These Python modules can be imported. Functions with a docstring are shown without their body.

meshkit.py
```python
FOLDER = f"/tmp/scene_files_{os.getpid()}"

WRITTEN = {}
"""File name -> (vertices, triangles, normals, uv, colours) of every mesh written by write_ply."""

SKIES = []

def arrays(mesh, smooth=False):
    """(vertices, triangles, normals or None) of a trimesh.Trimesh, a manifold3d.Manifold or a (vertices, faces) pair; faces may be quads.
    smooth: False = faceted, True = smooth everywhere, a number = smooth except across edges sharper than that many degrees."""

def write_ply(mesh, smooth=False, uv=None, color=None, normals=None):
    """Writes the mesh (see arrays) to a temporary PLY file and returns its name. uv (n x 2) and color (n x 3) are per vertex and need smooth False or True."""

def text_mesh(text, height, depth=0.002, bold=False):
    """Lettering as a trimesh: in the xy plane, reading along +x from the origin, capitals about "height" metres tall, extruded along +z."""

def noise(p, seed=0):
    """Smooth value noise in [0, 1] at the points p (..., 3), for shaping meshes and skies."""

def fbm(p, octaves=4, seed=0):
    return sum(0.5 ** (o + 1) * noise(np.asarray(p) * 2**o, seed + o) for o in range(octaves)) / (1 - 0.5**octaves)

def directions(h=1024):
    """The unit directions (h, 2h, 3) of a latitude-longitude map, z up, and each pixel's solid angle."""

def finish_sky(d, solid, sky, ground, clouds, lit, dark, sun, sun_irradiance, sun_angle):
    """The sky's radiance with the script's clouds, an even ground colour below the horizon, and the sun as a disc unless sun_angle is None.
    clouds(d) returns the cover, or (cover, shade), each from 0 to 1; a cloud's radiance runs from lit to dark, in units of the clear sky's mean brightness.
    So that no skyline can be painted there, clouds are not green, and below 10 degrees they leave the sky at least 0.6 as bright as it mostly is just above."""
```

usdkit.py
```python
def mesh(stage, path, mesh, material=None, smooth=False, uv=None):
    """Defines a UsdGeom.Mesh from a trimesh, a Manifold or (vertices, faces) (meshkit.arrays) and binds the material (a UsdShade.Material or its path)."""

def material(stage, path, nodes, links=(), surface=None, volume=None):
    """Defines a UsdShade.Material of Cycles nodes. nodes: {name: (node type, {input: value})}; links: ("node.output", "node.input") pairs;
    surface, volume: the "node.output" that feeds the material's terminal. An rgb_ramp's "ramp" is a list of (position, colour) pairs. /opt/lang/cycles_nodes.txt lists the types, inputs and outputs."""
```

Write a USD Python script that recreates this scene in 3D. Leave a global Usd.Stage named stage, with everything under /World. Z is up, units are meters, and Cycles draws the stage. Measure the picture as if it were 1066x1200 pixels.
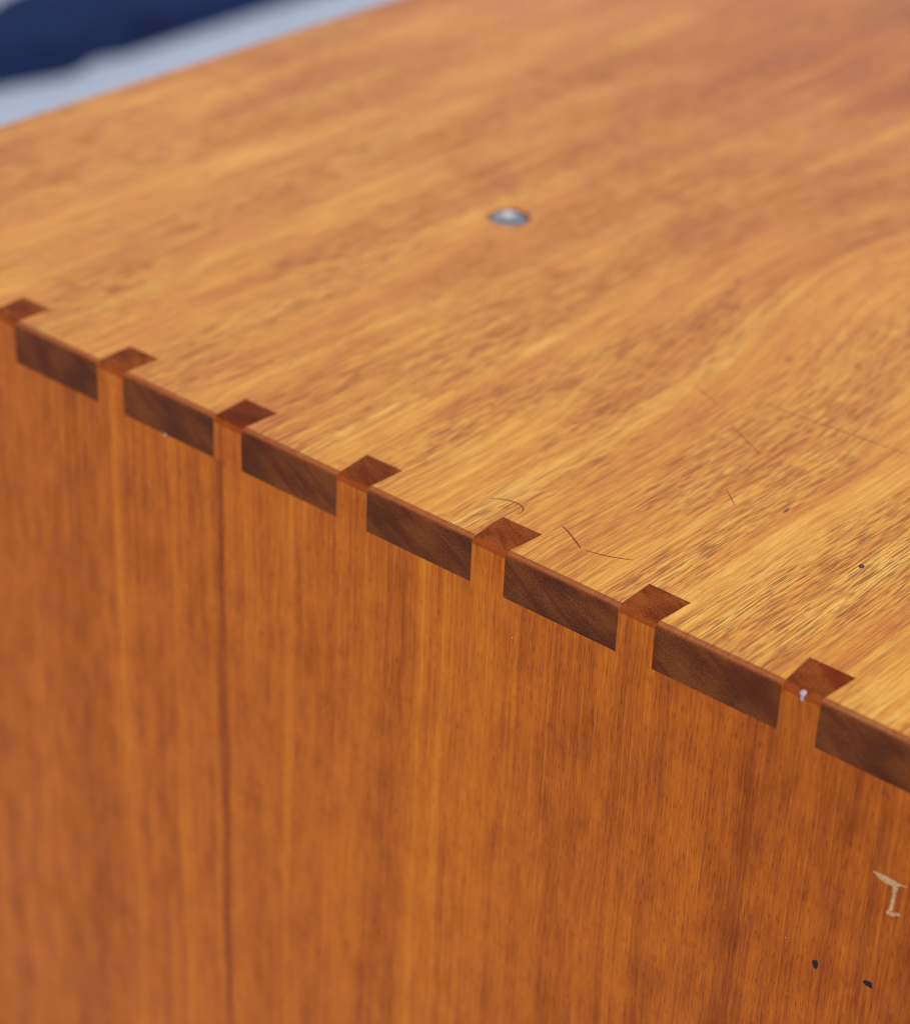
import math, random
import numpy as np, trimesh, manifold3d, usdkit
from pxr import Usd, UsdGeom, UsdLux, UsdShade, Gf, Sdf

stage = Usd.Stage.CreateInMemory()
UsdGeom.SetStageUpAxis(stage, UsdGeom.Tokens.z)
UsdGeom.SetStageMetersPerUnit(stage, 1.0)
UsdGeom.Xform.Define(stage, '/World')
UsdGeom.Scope.Define(stage, '/World/Looks')
rng = random.Random(7)

H = 0.60                       # height of the cabinet's top above the ground
# ------------------------------------------------------------------ camera
EXPOSURE = 0.48
FOCUS = 0.614
CAM = np.array([0.53178307, -0.41923489, 0.32154659 + H])
RIGHT = np.array([0.75898931, 0.6500881, 0.03634139])
DOWN = np.array([0.35180191, -0.36248908, -0.86303945])
FWD = np.array([-0.54787832, 0.66782268, -0.50382757])
cam = UsdGeom.Camera.Define(stage, '/World/camera')
m = np.eye(4); m[0, :3] = RIGHT; m[1, :3] = -DOWN; m[2, :3] = -FWD; m[3, :3] = CAM
cam.AddTransformOp().Set(Gf.Matrix4d(*m.ravel().tolist()))
cam.CreateHorizontalApertureAttr(24.0)
cam.CreateVerticalApertureAttr(24.0 * 1024 / 909)
cam.CreateFocalLengthAttr(24.0 * 2721.57 / 1066)
cam.CreateFStopAttr(6.0)
cam.CreateFocusDistanceAttr(FOCUS)
cam.CreateExposureAttr(EXPOSURE)
cam.CreateClippingRangeAttr(Gf.Vec2f(0.02, 500))

# ------------------------------------------------------------------ light: hazy bright sky, soft sun
SUN_EL, SUN_AZ = math.radians(55), math.radians(138)    # azimuth measured from +y towards +x
sdir = np.array([math.sin(SUN_AZ) * math.cos(SUN_EL), math.cos(SUN_AZ) * math.cos(SUN_EL), math.sin(SUN_EL)])
sky_m = usdkit.material(stage, '/World/Looks/sky', {
    'sky': ('sky_texture', {'sky_type': 'single_scattering', 'sun_disc': False, 'sun_elevation': SUN_EL, 'sun_rotation': SUN_AZ, 'altitude': 50.0, 'aerosol_density': 2.5}),
    'bg': ('background_shader', {'strength': 0.12})}, [('sky.color', 'bg.color')], surface='bg.background')
dome = UsdLux.DomeLight.Define(stage, '/World/sky')
UsdShade.MaterialBindingAPI.Apply(dome.GetPrim()).Bind(sky_m)
dome.GetPrim().SetCustomDataByKey('kind', 'structure')
sun = UsdLux.DistantLight.Define(stage, '/World/sun')
sun.CreateNormalizeAttr(True); sun.CreateIntensityAttr(0.4); sun.CreateAngleAttr(28.0)
sun.CreateColorAttr(Gf.Vec3f(1.0, 0.95, 0.86))
z = sdir; x = np.cross([0, 0, 1.0], z); x /= np.linalg.norm(x); y = np.cross(z, x)
ms = np.eye(4); ms[0, :3] = x; ms[1, :3] = y; ms[2, :3] = z
sun.AddTransformOp().Set(Gf.Matrix4d(*ms.ravel().tolist()))

# ------------------------------------------------------------------ material graphs
class Graph:
    def __init__(s): s.n, s.l = {}, []
    def add(s, kind, out, links=None, **v):
        name = f'n{len(s.n)}'; s.n[name] = (kind, v)
        for k, src in (links or {}).items():
            if isinstance(src, str): s.l.append((src, f'{name}.{k}'))
            else: v[k] = src
        return f'{name}.{out}'
    def math(s, op, a, b=0.0, c=0.0, clamp=False):
        return s.add('math', 'value', {'value1': a, 'value2': b, 'value3': c}, math_type=op, use_clamp=clamp)
    def mul(s, a, b): return s.math('multiply', a, b)
    def plus(s, a, b): return s.math('add', a, b)
    def minus(s, a, b): return s.math('subtract', a, b)
    def vec(s, x, y, z): return s.add('combine_xyz', 'vector', {'x': x, 'y': y, 'z': z})
    def noise(s, v, scale=1.0, detail=2.0, rough=0.5, out='fac', dist=0.0):
        return s.add('noise_texture', out, {'vector': v}, scale=scale, detail=detail, roughness=rough, distortion=dist)
    def rng(s, v, a, b, c=0.0, d=1.0, smooth=True):
        return s.add('map_range', 'result', {'value': v}, range_type='smoothstep' if smooth else 'linear', from_min=a, from_max=b, to_min=c, to_max=d, clamp=True)
    def ramp(s, f, stops): return s.add('rgb_ramp', 'color', {'fac': f}, ramp=stops)
    def mix(s, f, a, b, blend='mix'): return s.add('mix_color', 'result', {'fac': f, 'a': a, 'b': b}, blend_type=blend)
    def bell(s, v, c, w):            # smooth bump round c
        d = s.math('divide', s.minus(v, c), w)
        return s.math('exponent', s.mul(s.mul(d, d), -1.0))

OFF = (0.212, 0.45)            # the cabinet's base centre in joint coordinates (x along the joint, y along the top's grain)

def wood(name, grain, seed=0.0, tone=0.0, bands=(), bulge=False, fleck=1.0, dens=(0.49, 0.60), streak=1.0, gloss=0.36, spec=.4, amp=1.0, endc=((0.090, 0.0205, 0.0025), (0.155, 0.040, 0.0045)), pal=None, pored=(.22, .050, .004), coat=.0):
    """Oiled teak as a solid texture; grain = 'y' (the top) or 'z' (the side). bands: (centre, width, amount) lines along the grain."""
    g = Graph()
    pos = g.add('texture_coordinate', 'object')
    sep = g.add('separate_xyz', 'x', {'vector': pos}); nm = sep.split('.')[0]
    X = g.plus(f'{nm}.x', OFF[0]); Y = g.plus(f'{nm}.y', OFF[1]); Z = g.plus(f'{nm}.z', -H)
    L, W = (Y, Z) if grain == 'y' else (Z, Y)           # along the grain, through the board
    u = X
    if bulge:                                            # the grain swings round a knotty place
        u = g.plus(u, g.mul(g.mul(g.bell(L, .222, .075), .021), g.bell(X, .17, .05)))
    w1 = g.noise(g.vec(g.mul(u, 9.0), g.plus(g.mul(L, 3.2), seed), g.mul(W, 9.0)), 1.0, 2.0)
    w2 = g.noise(g.vec(g.mul(u, 70.0), g.plus(g.mul(L, 16.0), seed), g.mul(W, 70.0)), 1.0, 1.0)
    u1 = g.plus(g.plus(u, g.mul(g.minus(w1, .5), .012)), g.mul(g.minus(w2, .5), .0022))
    def aniso(su, sl, detail=2.0, rough=.5, off=0.0, uu=u1):
        return g.noise(g.vec(g.mul(uu, su), g.plus(g.mul(L, sl), seed + off), g.mul(W, su)), 1.0, detail, rough)
    band = aniso(62., 1.6, 3., .55)
    strk = aniso(330., 7., 3., .6, 3.1)
    fine = aniso(950., 5., 2., .65, 5.5)
    fib = aniso(2500., 60., 2., .6, 7.7)
    blot = aniso(45., 14., 3., .6, 11.3)                 # cloudy figure across the grain
    t = g.plus(.5 + tone, g.mul(g.minus(band, .5), (.75 if grain == 'z' else .42) * amp))
    t = g.plus(t, g.mul(g.minus(strk, .5), .55 * streak * amp))
    t = g.plus(t, g.mul(g.minus(blot, .5), .45 * amp))
    t = g.plus(t, g.plus(g.mul(g.minus(fib, .5), .50 if grain == 'y' else .40), g.mul(g.minus(fine, .5), .50 if grain == 'y' else .42)))
    t = g.plus(t, g.mul(g.minus(aniso(150., 55., 2., .6, 77.), .5), .35 if grain == 'z' else .2))
    t = g.plus(t, g.mul(g.rng(aniso(2600., 190., 1., .5, 91.), .58, .68), .09))
    t = g.plus(t, g.mul(g.rng(aniso(2300., 260., 1., .5, 17.), .58, .68), -.14 if grain == 'z' else -.08))
    if bulge:
        t = g.plus(t, g.mul(g.rng(L, .10, .45), -.09))
        t = g.plus(t, g.mul(g.rng(g.noise(g.vec(g.mul(u1, 130.), g.mul(L, 75.), seed), 1.0, 2.), .66, .80), -.30))
        t = g.plus(t, g.mul(g.mul(g.bell(X, .1026, .006), g.bell(L, .1505, .0045)), -.20))
        t = g.plus(t, g.mul(g.mul(g.bell(X, .06, .055), g.bell(L, .43, .13)), -.16))
        t = g.plus(t, g.mul(g.mul(g.bell(X, .13, .03), g.bell(L, .21, .06)), -.07))
        t = g.plus(t, g.mul(g.mul(g.bell(X, .28, .08), g.bell(L, .04, .07)), .07))
    for c, wd, amt in bands:
        t = g.plus(t, g.mul(g.bell(u1, c, wd), amt))
    col = g.ramp(t, pal or TOP_PAL)
    # vessels: short dark dashes along the grain, thicker in some zones
    p1 = aniso(2100., 62., 1., .5, 21.)
    p2 = aniso(1600., 115., 1.5, .6, 37.)
    zone = g.rng(aniso(38., 7., 2., .5, 51.), .36, .62)
    pore = g.mul(g.rng(p1, dens[0], dens[1]), g.plus(.35, g.mul(zone, .65)))
    flk = g.mul(g.rng(p2, .50, .61), zone)
    dark = g.math('minimum', g.plus(g.mul(pore, .62), g.mul(flk, .68 * fleck)), .9)
    col = g.mix(g.mul(dark, fleck), col, pored)
    # end grain drinks the oil: darker where the surface cuts the fibres
    nrm = g.add('texture_coordinate', 'normal')
    ns = g.add('separate_xyz', 'x', {'vector': nrm}).split('.')[0]
    comp = f'{ns}.y' if grain == 'y' else f'{ns}.z'
    en = g.rng(g.math('absolute', comp), .58, .95)
    ringv = g.vec(g.mul(X, 260.), g.mul(W, 420.), g.plus(g.mul(L, 30.), seed))
    rings = g.noise(g.vec(g.plus(g.mul(X, 60.), seed), g.plus(g.mul(X, 300.), g.mul(W, 620.)), g.mul(L, 4.)), 1.0, 3., .6)
    dots = g.noise(g.vec(g.mul(X, 1900.), g.mul(W, 1500.), g.mul(L, 60.)), 1.0, 2., .65)
    dim = g.noise(g.vec(g.mul(X, 70.), g.mul(W, 90.), g.plus(g.mul(L, 8.), seed)), 1.0, 2.)
    et = g.plus(g.plus(g.plus(.5, g.mul(g.minus(rings, .5), .6)), g.mul(g.minus(dots, .5), 1.5)), g.mul(g.minus(dim, .5), 1.3))
    et = g.plus(et, g.mul(g.minus(g.noise(g.vec(g.plus(g.mul(X, 24.), seed), seed, 0.0), 1.0, 0.), .5), 1.0))
    ecol = g.ramp(et, [(0.1, tuple(.55 * c for c in endc[0])), (.42, endc[0]), (.75, endc[1])])
    dg = g.plus(X, g.mul(W, 1.3))
    red = g.rng(g.noise(g.vec(g.mul(dg, 130.), g.mul(g.minus(W, X), 22.), g.plus(g.mul(L, 5.), seed + 4.)), 1.0, 2.), .52, .66)
    ecol = g.mix(g.mul(red, .6), ecol, tuple(c * k for c, k in zip(endc[0], (.85, .5, .5))))
    rim = g.mix(.8, col, (.19, .029, .002))             # the oil pooled on the rounded arris
    col = g.mix(g.rng(g.math('absolute', comp), .02, .16), col, rim)
    col = g.mix(en, col, ecol)
    ro = g.plus(gloss, g.plus(g.mul(g.minus(strk, .5), .10), g.mul(dark, .16)))
    hgt = g.plus(g.mul(dark, -1.0), g.plus(g.mul(fib, .45), g.mul(strk, .3)))
    bmp = g.add('bump', 'normal', {'height': hgt}, strength=.5, distance=.00014)
    b = g.add('principled_bsdf', 'BSDF', {'base_color': col, 'roughness': g.plus(ro, g.mul(en, .12)), 'normal': bmp, 'coat_weight': g.mul(g.minus(1.0, en), coat), 'specular_ior_level': g.mul(g.plus(1.0, g.mul(en, -.65)), spec)}, coat_roughness=.22)
    return usdkit.material(stage, '/World/Looks/' + name, g.n, g.l, surface=b)

TOP_PAL = [(0.0, (.22, .050, .006)), (.3, (.37, .098, .012)), (.5, (.53, .172, .017)), (.7, (.66, .275, .030)), (1.0, (.78, .45, .085))]
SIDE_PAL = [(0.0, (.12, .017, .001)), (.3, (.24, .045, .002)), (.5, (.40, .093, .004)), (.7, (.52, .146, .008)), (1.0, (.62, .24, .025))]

def plain(name, color, rough=.5, **kw):
    return usdkit.material(stage, '/World/Looks/' + name, {'p': ('principled_bsdf', {'base_color': color, 'roughness': rough, **kw})}, surface='p.BSDF')

TOPW = wood('teak_top', 'y', 2.0, .15, bulge=True, fleck=.88, gloss=.38, coat=.12,
            bands=((.187, .0032, .15), (.2035, .006, -.06), (.10, .02, -.05), (.02, .025, -.03)))
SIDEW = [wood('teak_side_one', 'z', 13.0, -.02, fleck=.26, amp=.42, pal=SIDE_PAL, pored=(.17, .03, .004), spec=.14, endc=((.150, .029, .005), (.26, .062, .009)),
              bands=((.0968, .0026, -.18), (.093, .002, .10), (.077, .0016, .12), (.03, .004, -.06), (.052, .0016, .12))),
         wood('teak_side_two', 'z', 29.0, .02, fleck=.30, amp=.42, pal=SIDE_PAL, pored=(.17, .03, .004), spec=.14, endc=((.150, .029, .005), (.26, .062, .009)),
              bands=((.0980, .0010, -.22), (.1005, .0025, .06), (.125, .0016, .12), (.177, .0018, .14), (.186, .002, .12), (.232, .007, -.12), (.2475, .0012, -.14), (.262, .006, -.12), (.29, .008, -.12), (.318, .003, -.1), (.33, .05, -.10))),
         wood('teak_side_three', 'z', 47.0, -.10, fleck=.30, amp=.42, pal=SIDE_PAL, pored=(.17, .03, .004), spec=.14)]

# ------------------------------------------------------------------ helpers
def numbered(path):
    p, n = path, 0
    while stage.GetPrimAtPath(p): n += 1; p = f'{path}_{n:03d}'
    return p
def obj(name, mesh, mat, parent='/World', smooth=False, label=None):
    path = numbered(f'{parent}/{name}')
    pr = usdkit.mesh(stage, path, mesh, mat, smooth=smooth).GetPrim()
    if label: pr.SetCustomDataByKey('label', label)
    return path
def tag(path, label=None, cat=None, group=None, kind=None):
    pr = stage.GetPrimAtPath(path)
    for k, v in (('label', label), ('category', cat), ('group', group), ('kind', kind)):
        if v: pr.SetCustomDataByKey(k, v)
def loc(v):                                              # joint coordinates -> the cabinet's own frame
    v = np.array(v, float); v[:, 0] -= OFF[0]; v[:, 1] -= OFF[1]; v[:, 2] += H; return v
def fix(v, f, outward=True):
    return trimesh.Trimesh(loc(v), np.asarray(f), process=False)
def boxm(x0, x1, y0, y1, z0, z1, c=.0006):
    """A board with slightly eased arrises."""
    pts = []
    for sx in (0, 1):
        for sy in (0, 1):
            for sz in (0, 1):
                px, py, pz = (x0, x1)[sx], (y0, y1)[sy], (z0, z1)[sz]
                ix, iy, iz = (c, -c)[sx], (c, -c)[sy], (c, -c)[sz]
                pts += [(px + ix, py + iy, pz), (px + ix, py, pz + iz), (px, py + iy, pz + iz)]
    h = trimesh.convex.convex_hull(np.array(pts)); h.vertices = loc(h.vertices); return h

# ------------------------------------------------------------------ setting: pale ground
g = Graph()
pp = g.add('geometry', 'position')
a = g.noise(pp, 2.2, 4., .6); b = g.noise(pp, 38., 4., .65); c = g.noise(pp, 260., 2., .6)
tt = g.plus(g.plus(g.mul(a, .5), g.mul(b, .3)), g.mul(c, .2))
gc = g.ramp(tt, [(.3, (.25, .28, .34)), (.5, (.36, .40, .47)), (.7, (.46, .50, .57))])
bm = g.add('bump', 'normal', {'height': g.plus(b, c)}, strength=.4, distance=.002)
gp = g.add('principled_bsdf', 'BSDF', {'base_color': gc, 'normal': bm}, roughness=.8)
GROUND = usdkit.material(stage, '/World/Looks/pale_concrete', g.n, g.l, surface=gp)
s = 60.0
path = obj('ground', (np.array([[-s, -s, 0], [s, -s, 0], [s, s, 0], [-s, s, 0.]]), np.array([[0, 1, 2], [0, 2, 3]])), GROUND)
tag(path, 'pale blue-grey ground behind the cabinet, out of focus', 'ground', kind='structure')

# ------------------------------------------------------------------ the cabinet
CAB = '/World/teak_cabinet'
xf = UsdGeom.Xform.Define(stage, CAB); xf.AddTranslateOp().Set(Gf.Vec3d(OFF[0], OFF[1], 0))
tag(CAB, 'golden brown teak cabinet corner with dark through-dovetail joints and oiled top', 'cabinet')
P, A, B, TF, TT = .05, .01136, .01325, .0142, .01405     # pitch, pin width front/back, board thicknesses
XL, XR, R = -.1302, .554, .0021
YL = .90
GAP = .00005
cents = {k: k * P + d for k, d in zip(range(-2, 11), [0, 0, -.00007, -.00008, .00037, -.0002, .00013, -.00015, .00004, 0, 0, 0, 0])}
ARC = [(R - R * math.sin(t), -R + R * math.cos(t)) for t in np.linspace(0, math.pi / 2, 9)]   # from the top round to the front face

def joint_piece(xl0, xl1, xr0, xr1, bottom, back, TT=TT):
    """Trapezoid block of the joint: x limits at the front (0) and at depth TF (1), rounded arris on top."""
    prof = [(TF, 0.0)] + ARC + [(0.0, -TT)] + ([(TF, -TT)] if bottom or back else [])
    v, f = [], []
    for yy, zz in prof:
        k = yy / TF
        v += [(xl0 + (xl1 - xl0) * k, yy, zz), (xr0 + (xr1 - xr0) * k, yy, zz)]
    n = len(prof)
    for i in range(n - 1):
        if i == n - 2 and (bottom or back) and not bottom: continue
        a, b, c, d = 2 * i, 2 * i + 1, 2 * i + 3, 2 * i + 2
        f += [(a, d, c), (a, c, b)]
    if not (bottom or back): v += [(xl1, TF, -TT), (xr1, TF, -TT)]; n += 1
    for side in (0, 1):
        ctr = len(v); y_, z_ = TF * .6, -TT * .6
        v.append(((xl0 + (xl1 - xl0) * .6) if side == 0 else (xr0 + (xr1 - xr0) * .6), y_, z_))
        for i in range(n):
            j = (i + 1) % n
            f.append((ctr, 2 * i + side, 2 * j + side) if side == 1 else (ctr, 2 * j + side, 2 * i + side))
    if back:
        f += [(0, 1, 2 * (n - 1) + 1), (0, 2 * (n - 1) + 1, 2 * (n - 1))]
    t = trimesh.Trimesh(loc(v), f, process=False)
    return t

# top panel: one board with a hole for the metal ferrule, then its tails
SX, SY, SR = .0616, .1768, .0073
left = [(XL + .0015 - .0015 * math.sin(t), -.0015 + .0015 * math.cos(t)) for t in np.linspace(0, math.pi / 2, 7)]
sec = left + [(XL, -TT), (XR, -TT), (XR, 0)]
cs = manifold3d.CrossSection([np.array([(px, -pz) for px, pz in sec])])
man = manifold3d.CrossSection([np.array(sec[::-1])]) if cs.area() < 0 else manifold3d.CrossSection([np.array(sec)], manifold3d.FillRule.EvenOdd)
top = manifold3d.Manifold.extrude(man, YL - TF)          # x, z profile extruded along "z"
top = top.rotate([90, 0, 0]).translate([0, YL, 0])
prof = np.array([(0, .002), (SR + .0004, .002), (SR + .0004, 0), (SR, -.0006), (SR, -.02), (0, -.02)])
cut = manifold3d.Manifold.revolve(manifold3d.CrossSection([prof], manifold3d.FillRule.EvenOdd), 96).translate([SX, SY, 0])
top = top - cut
tm = top.to_mesh(); tv = loc(tm.vert_properties[:, :3])
TOP = obj('top_panel', trimesh.Trimesh(tv, tm.tri_verts, process=False), TOPW, CAB, smooth=30)
ks = sorted(cents)
jit = {k: [rng.uniform(-.00022, .00022) for _ in range(4)] for k in ks}
def limits(k, g_):                                       # a pin's left and right limits, front and back, hand-cut
    c, j = cents[k], jit[k]
    return c - A / 2 + j[0] - g_, c - B / 2 + j[1] - g_, c + A / 2 + j[2] + g_, c + B / 2 + j[3] + g_
for k0, k1 in zip([None] + ks, ks + [None]):
    gp = rng.uniform(.00006, .00018)
    l0, l1 = (XL, XL) if k0 is None else limits(k0, gp)[2:]
    r0, r1 = (XR, XR) if k1 is None else limits(k1, rng.uniform(.00006, .00018))[:2]
    obj('tail', joint_piece(l0, l1, r0, r1, True, False), TOPW, TOP, smooth=30)

# side panel: three glued staves, each with the pins that rise from it
edges = [XL, .0982, .3262, XR]
BOT = -H
staves = []
for i in range(3):
    e = .00003
    staves.append(obj('side_stave', boxm(edges[i] + e, edges[i + 1] - e, 0, TF, BOT, -TT - GAP, .000004), SIDEW[i], CAB))
for k in ks:
    c = cents[k]; i = 0 if c < .0982 - .004 else (1 if c < .3262 else 2)
    obj('pin', joint_piece(*limits(k, 0), False, True, TT + GAP), SIDEW[i], staves[i], smooth=30)

# the rest of the carcass
obj('side_panel', boxm(XL, XR, YL, YL + TF, BOT, 0), SIDEW[1], CAB)
obj('bottom_panel', boxm(XL + .001, XR - .001, TF + .0002, YL - .0002, BOT + .02, BOT + .02 + TT), TOPW, CAB)
obj('back_panel', boxm(XR - .022, XR - .010, TF + .0003, YL - .0003, BOT + .035, -TT - .0002), SIDEW[2], CAB)
obj('front_panel', boxm(XL + .006, XL + .020, TF + .0003, YL - .0003, BOT + .035, -TT - .0002), SIDEW[0], CAB)

# ------------------------------------------------------------------ metal ferrule let into the top
def revolve(profile, n=64):
    t = trimesh.creation.revolve(np.array(profile), sections=n); return t
pr = [(0, -.0092), (.0034, -.0092), (.0035, -.0018), (.0038, -.0016), (.0043, -.0013), (.0050, -.0008), (.0055, -.0003), (.0059, -.00005), (.0062, -.0001), (.0065, -.0006), (.0065, -.010), (0, -.010)]
fr = revolve([(a, b - .0003) for a, b in pr[::-1]]); fr.vertices = loc(fr.vertices + [SX, SY, 0])
STEEL = usdkit.material(stage, '/World/Looks/zinc', {
    'tc': ('texture_coordinate', {}), 'n': ('noise_texture', {'scale': 900., 'detail': 3.}),
    'r': ('rgb_ramp', {'ramp': [(.3, (.30, .32, .34)), (.7, (.46, .48, .51))]}),
    'p': ('principled_bsdf', {'metallic': 1., 'roughness': .62})},
    [('tc.object', 'n.vector'), ('n.fac', 'r.fac'), ('r.color', 'p.base_color')], surface='p.BSDF')
obj('metal_ferrule', fr, STEEL, TOP, smooth=40, label='small round zinc ferrule sunk in the top')

# ------------------------------------------------------------------ scratches, scuffs, chips, specks
SCR = plain('scratch_stain', (.19, .045, .012), .6)
def strip(pts, r, zlift=.00002, n=6):
    """A thin filled scratch or hair: a flattened tube along smoothed points on the top."""
    pts = np.array(pts, float)
    from scipy.interpolate import CubicSpline
    t = np.linspace(0, 1, len(pts)); q = CubicSpline(t, pts)(np.linspace(0, 1, 24)) if len(pts) > 2 else pts[0] + np.linspace(0, 1, 12)[:, None] * (pts[1] - pts[0])
    d = np.gradient(q, axis=0); d /= np.linalg.norm(d, axis=1)[:, None]
    nn = np.c_[-d[:, 1], d[:, 0]]
    v, f = [], []
    for i, (p_, o) in enumerate(zip(q, nn)):
        wd = r * (.35 + .65 * math.sin(math.pi * min(1, max(0, (i + .6) / len(q)))) ** .5)
        for a_ in np.linspace(0, 2 * math.pi, n, endpoint=False):
            v.append((p_[0] + o[0] * wd * math.cos(a_), p_[1] + o[1] * wd * math.cos(a_), zlift + .35 * wd * math.sin(a_)))
    for i in range(len(q) - 1):
        for j in range(n):
            a_, b_ = i * n + j, i * n + (j + 1) % n
            f += [(a_, a_ + n, b_ + n), (a_, b_ + n, b_)]
    return trimesh.Trimesh(loc(v), f, process=False)
for pts, r in (([(.1846, .0195), (.1888, .0222), (.1936, .0222), (.1952, .0180)], .00028),
               ([(.2083, .0215), (.2118, .0200), (.2168, .0172), (.2188, .0158)], .00028),
               ([(.2205, .0160), (.2265, .0176), (.2329, .0208)], .00024),
               ([(.2054, .1216), (.228, .1225), (.2555, .1244)], .0002),
               ([(.2114, .1008), (.2175, .0975), (.2243, .0938)], .00018),
               ([(.187, .1150), (.196, .1120)], .00018),
               ([(.229, .0700), (.236, .0640)], .00018)):
    obj('scratch', strip(pts, r), SCR, TOP, smooth=True)

def blob(center, rad, normal, flat=.25, seed=0, sub=2):
    """An irregular flattened grain."""
    t = trimesh.creation.icosphere(sub); r_ = np.random.RandomState(seed)
    k = r_.normal(size=(6, 3)); ph = r_.rand(6) * 6
    amp = 1 + .22 * sum(np.sin(t.vertices @ k[i] * 1.6 + ph[i]) for i in range(6)) / 2
    v = t.vertices * amp[:, None] * np.array(rad if np.ndim(rad) else (rad, rad, rad))
    n = np.array(normal, float); n /= np.linalg.norm(n)
    v = v - np.outer(v @ n, n) * (1 - flat)
    return trimesh.Trimesh(loc(v + center), t.faces, process=False)
DUST = plain('pale_dust', (.5, .46, .45), .6)
LILAC = plain('chipped_finish', (.36, .30, .36), .35)
DENT = plain('red_brown_dent', (.085, .028, .022), .25)
SPECK = plain('dark_speck', (.022, .014, .018), .8, specular_ior_level=.1)
pin6 = [p.GetPath() for p in stage.Traverse() if p.GetName().startswith('pin')]
PIN6 = str(pin6[ks.index(6)])
obj('chip', blob((.3003, .0004, -.0005), (.0008, .0007, .0007), (0, -.7, .7), .25, 3, 1), LILAC, PIN6, smooth=False, label='pale lilac chip in the rounded arris')
obj('chip', blob((.3003, .00002, -.0019), (.00035, .0005, .0010), (0, -1, 0), .2, 5, 1), LILAC, PIN6, smooth=False, label='pale lilac chip in the rounded arris')
obj('speck', blob((.2791, .0609, 0), (.0008, .0011, .0007), (0, 0, 1), .25, 8), DENT, TOP, smooth=True, label='dark dent with a pale glint')
obj('speck', blob((.2478, .0722, 0), (.0004, .0016, .0006), (0, 0, 1), .2, 10), DENT, TOP, smooth=True)
obj('speck', blob((.3145, 0, -.0785), (.0009, .0005, .0013), (0, -1, 0), .2, 11), SPECK, staves[1], smooth=True)
obj('speck', blob((.3303, 0, -.0758), (.0015, .0005, .0011), (0, -1, 0), .2, 12), SPECK, staves[2], smooth=True)
for (px, py) in ((.0, .0),): pass
for i in range(12):                                      # grains of dust on the top near the joint
    px, py = rng.uniform(.09, .33), rng.uniform(.004, .12)
    obj('dust_grain', blob((px, py, .00004), rng.uniform(.00012, .00024), (0, 0, 1), .7, 100 + i, 1), DUST, TOP, smooth=True)
obj('dust_grain', blob((.0739, -.00005, -.0142), .0004, (0, -1, 0), .6, 60, 1), DUST, staves[0], smooth=True)
for i in range(6):
    px, pz = rng.uniform(.13, .33), -rng.uniform(.018, .09)
    st = staves[1] if px < .326 else staves[2]
    obj('dust_grain', blob((px, -.00003, pz), rng.uniform(.00012, .0002), (0, -1, 0), .7, 200 + i, 1), DUST, st, smooth=True)

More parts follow.
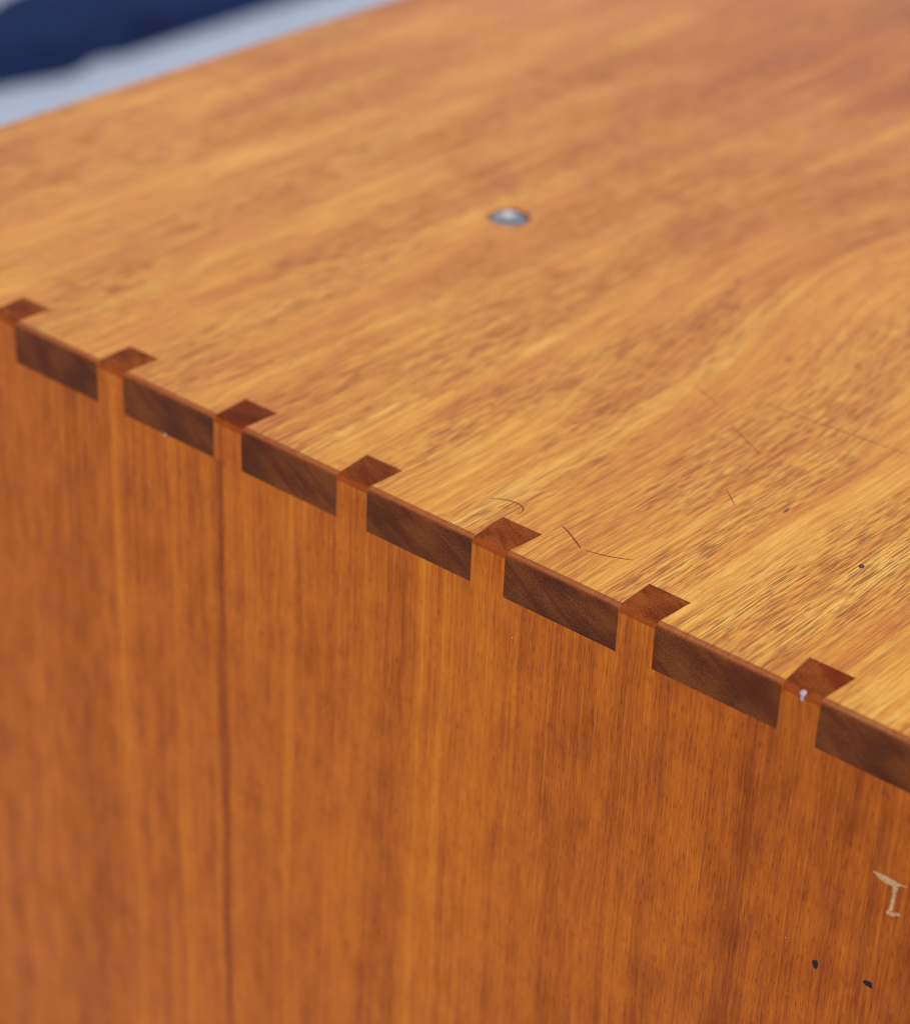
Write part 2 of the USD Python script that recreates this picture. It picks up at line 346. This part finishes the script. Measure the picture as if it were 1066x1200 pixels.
# pale paint scuff low on the side: a worn bracket-shaped smear
SCUFF = usdkit.material(stage, '/World/Looks/worn_paint', {
    'tc': ('texture_coordinate', {}), 'n': ('noise_texture', {'scale': 1900., 'detail': 5., 'roughness': .75}),
    'm': ('map_range', {'from_min': .40, 'from_max': .60, 'to_min': .03, 'to_max': .7, 'clamp': True}),
    'd': ('principled_bsdf', {'base_color': (.64, .49, .26), 'roughness': .6}), 't': ('transparent_bsdf', {}), 'x': ('mix_closure', {})},
    [('tc.object', 'n.vector'), ('n.fac', 'm.value'), ('m.result', 'x.fac'), ('t.BSDF', 'x.closure1'), ('d.BSDF', 'x.closure2')], surface='x.closure')
def smear(pts):
    """pts: (x, z, half width) along a stroke on the side's face."""
    v, f = [], []
    for i, (px, pz, hw) in enumerate(pts):
        a_, b_ = pts[max(0, i - 1)], pts[min(len(pts) - 1, i + 1)]
        d = np.array([b_[0] - a_[0], b_[1] - a_[1]]); d /= np.linalg.norm(d)
        v += [(px - d[1] * hw, -.00006, pz + d[0] * hw), (px + d[1] * hw, -.00006, pz - d[0] * hw)]
    for i in range(len(pts) - 1): f += [(2 * i, 2 * i + 1, 2 * i + 3), (2 * i, 2 * i + 3, 2 * i + 2)]
    return trimesh.Trimesh(loc(v), f, process=False)
UVS = []
for st in ([(.3266, -.0413, .0002), (.3284, -.0417, .0007), (.3304, -.0419, .0011), (.3325, -.0419, .0009), (.3342, -.0415, .00025), (.3363, -.0409, .00012)],
           [(.3330, -.0420, .0008), (.3331, -.0450, .0005), (.3330, -.0480, .0005), (.3328, -.0511, .0006)],
           [(.3318, -.0513, .0004), (.3330, -.0512, .0007), (.3356, -.0500, .0003)]):
    obj('paint_scuff', smear(st), SCUFF, staves[2], label='pale worn paint scuff low on the side')

# ------------------------------------------------------------------ dark navy blanket lying on the ground behind
from meshkit import fbm
def blanket(outline, thick=.014, rings=40, n=900):
    o = np.array(outline, float)
    seg = np.linalg.norm(np.roll(o, -1, 0) - o, axis=1); cum = np.r_[0, np.cumsum(seg)]
    t = np.linspace(0, cum[-1], n, endpoint=False)
    oc = np.vstack([o, o[:1]]); b = np.c_[np.interp(t, cum, oc[:, 0]), np.interp(t, cum, oc[:, 1])]
    ker = np.hanning(9); ker /= ker.sum()
    b = np.c_[[np.convolve(np.r_[b[-4:, i], b[:, i], b[:4, i]], ker, 'valid') for i in (0, 1)]].T
    c = b.mean(0); v, f = [], []
    levels = [(1.0, .001), (1.0, thick * .6), (.997, thick)] + [(1 - (k / rings) ** 1.2, thick) for k in range(1, rings + 1)]
    for s_, z_ in levels:
        p_ = c + (b - c) * s_; z_ = np.full(n, z_)
        fold = fbm(np.c_[p_[:, 0] * 5, p_[:, 1] * 2.2, np.zeros(n)]) * .05 + fbm(np.c_[p_[:, 0] * 22, p_[:, 1] * 9, np.ones(n)]) * .012
        v.append(np.c_[p_, z_ + np.clip(fold, 0, None) * (0 if z_[0] < .002 else 1)])
    v = np.vstack(v)
    for i in range(len(levels) - 1):
        for j in range(n):
            a_, b_ = i * n + j, i * n + (j + 1) % n
            f += [(a_, b_, b_ + n), (a_, b_ + n, a_ + n)]
    return trimesh.Trimesh(v, f, process=False)
g = Graph()
pp = g.add('geometry', 'position')
wv = g.noise(pp, 9., 3.); wf = g.noise(pp, 700., 2.)
cc = g.ramp(g.plus(g.mul(wv, .6), g.mul(wf, .4)), [(.3, (.006, .011, .040)), (.7, (.016, .028, .092))])
gp = g.add('principled_bsdf', 'BSDF', {'base_color': cc}, roughness=.9, specular_ior_level=.1)
NAVY = usdkit.material(stage, '/World/Looks/navy_cloth', g.n, g.l, surface=gp)
bl = blanket([(-1.46, .98), (-1.448, 1.158), (-1.425, 1.25), (-1.447, 1.30), (-1.434, 1.33), (-1.44, 1.58), (-1.43, 2.4), (-2.6, 2.6), (-1.95, 1.82), (-1.634, 1.374), (-1.578, 1.293), (-1.552, 1.245), (-1.52, 1.10)])
path = obj('navy_blanket', bl, NAVY, smooth=60)
tag(path, 'blurred dark navy cloth lying on the pale ground behind the cabinet', 'blanket')
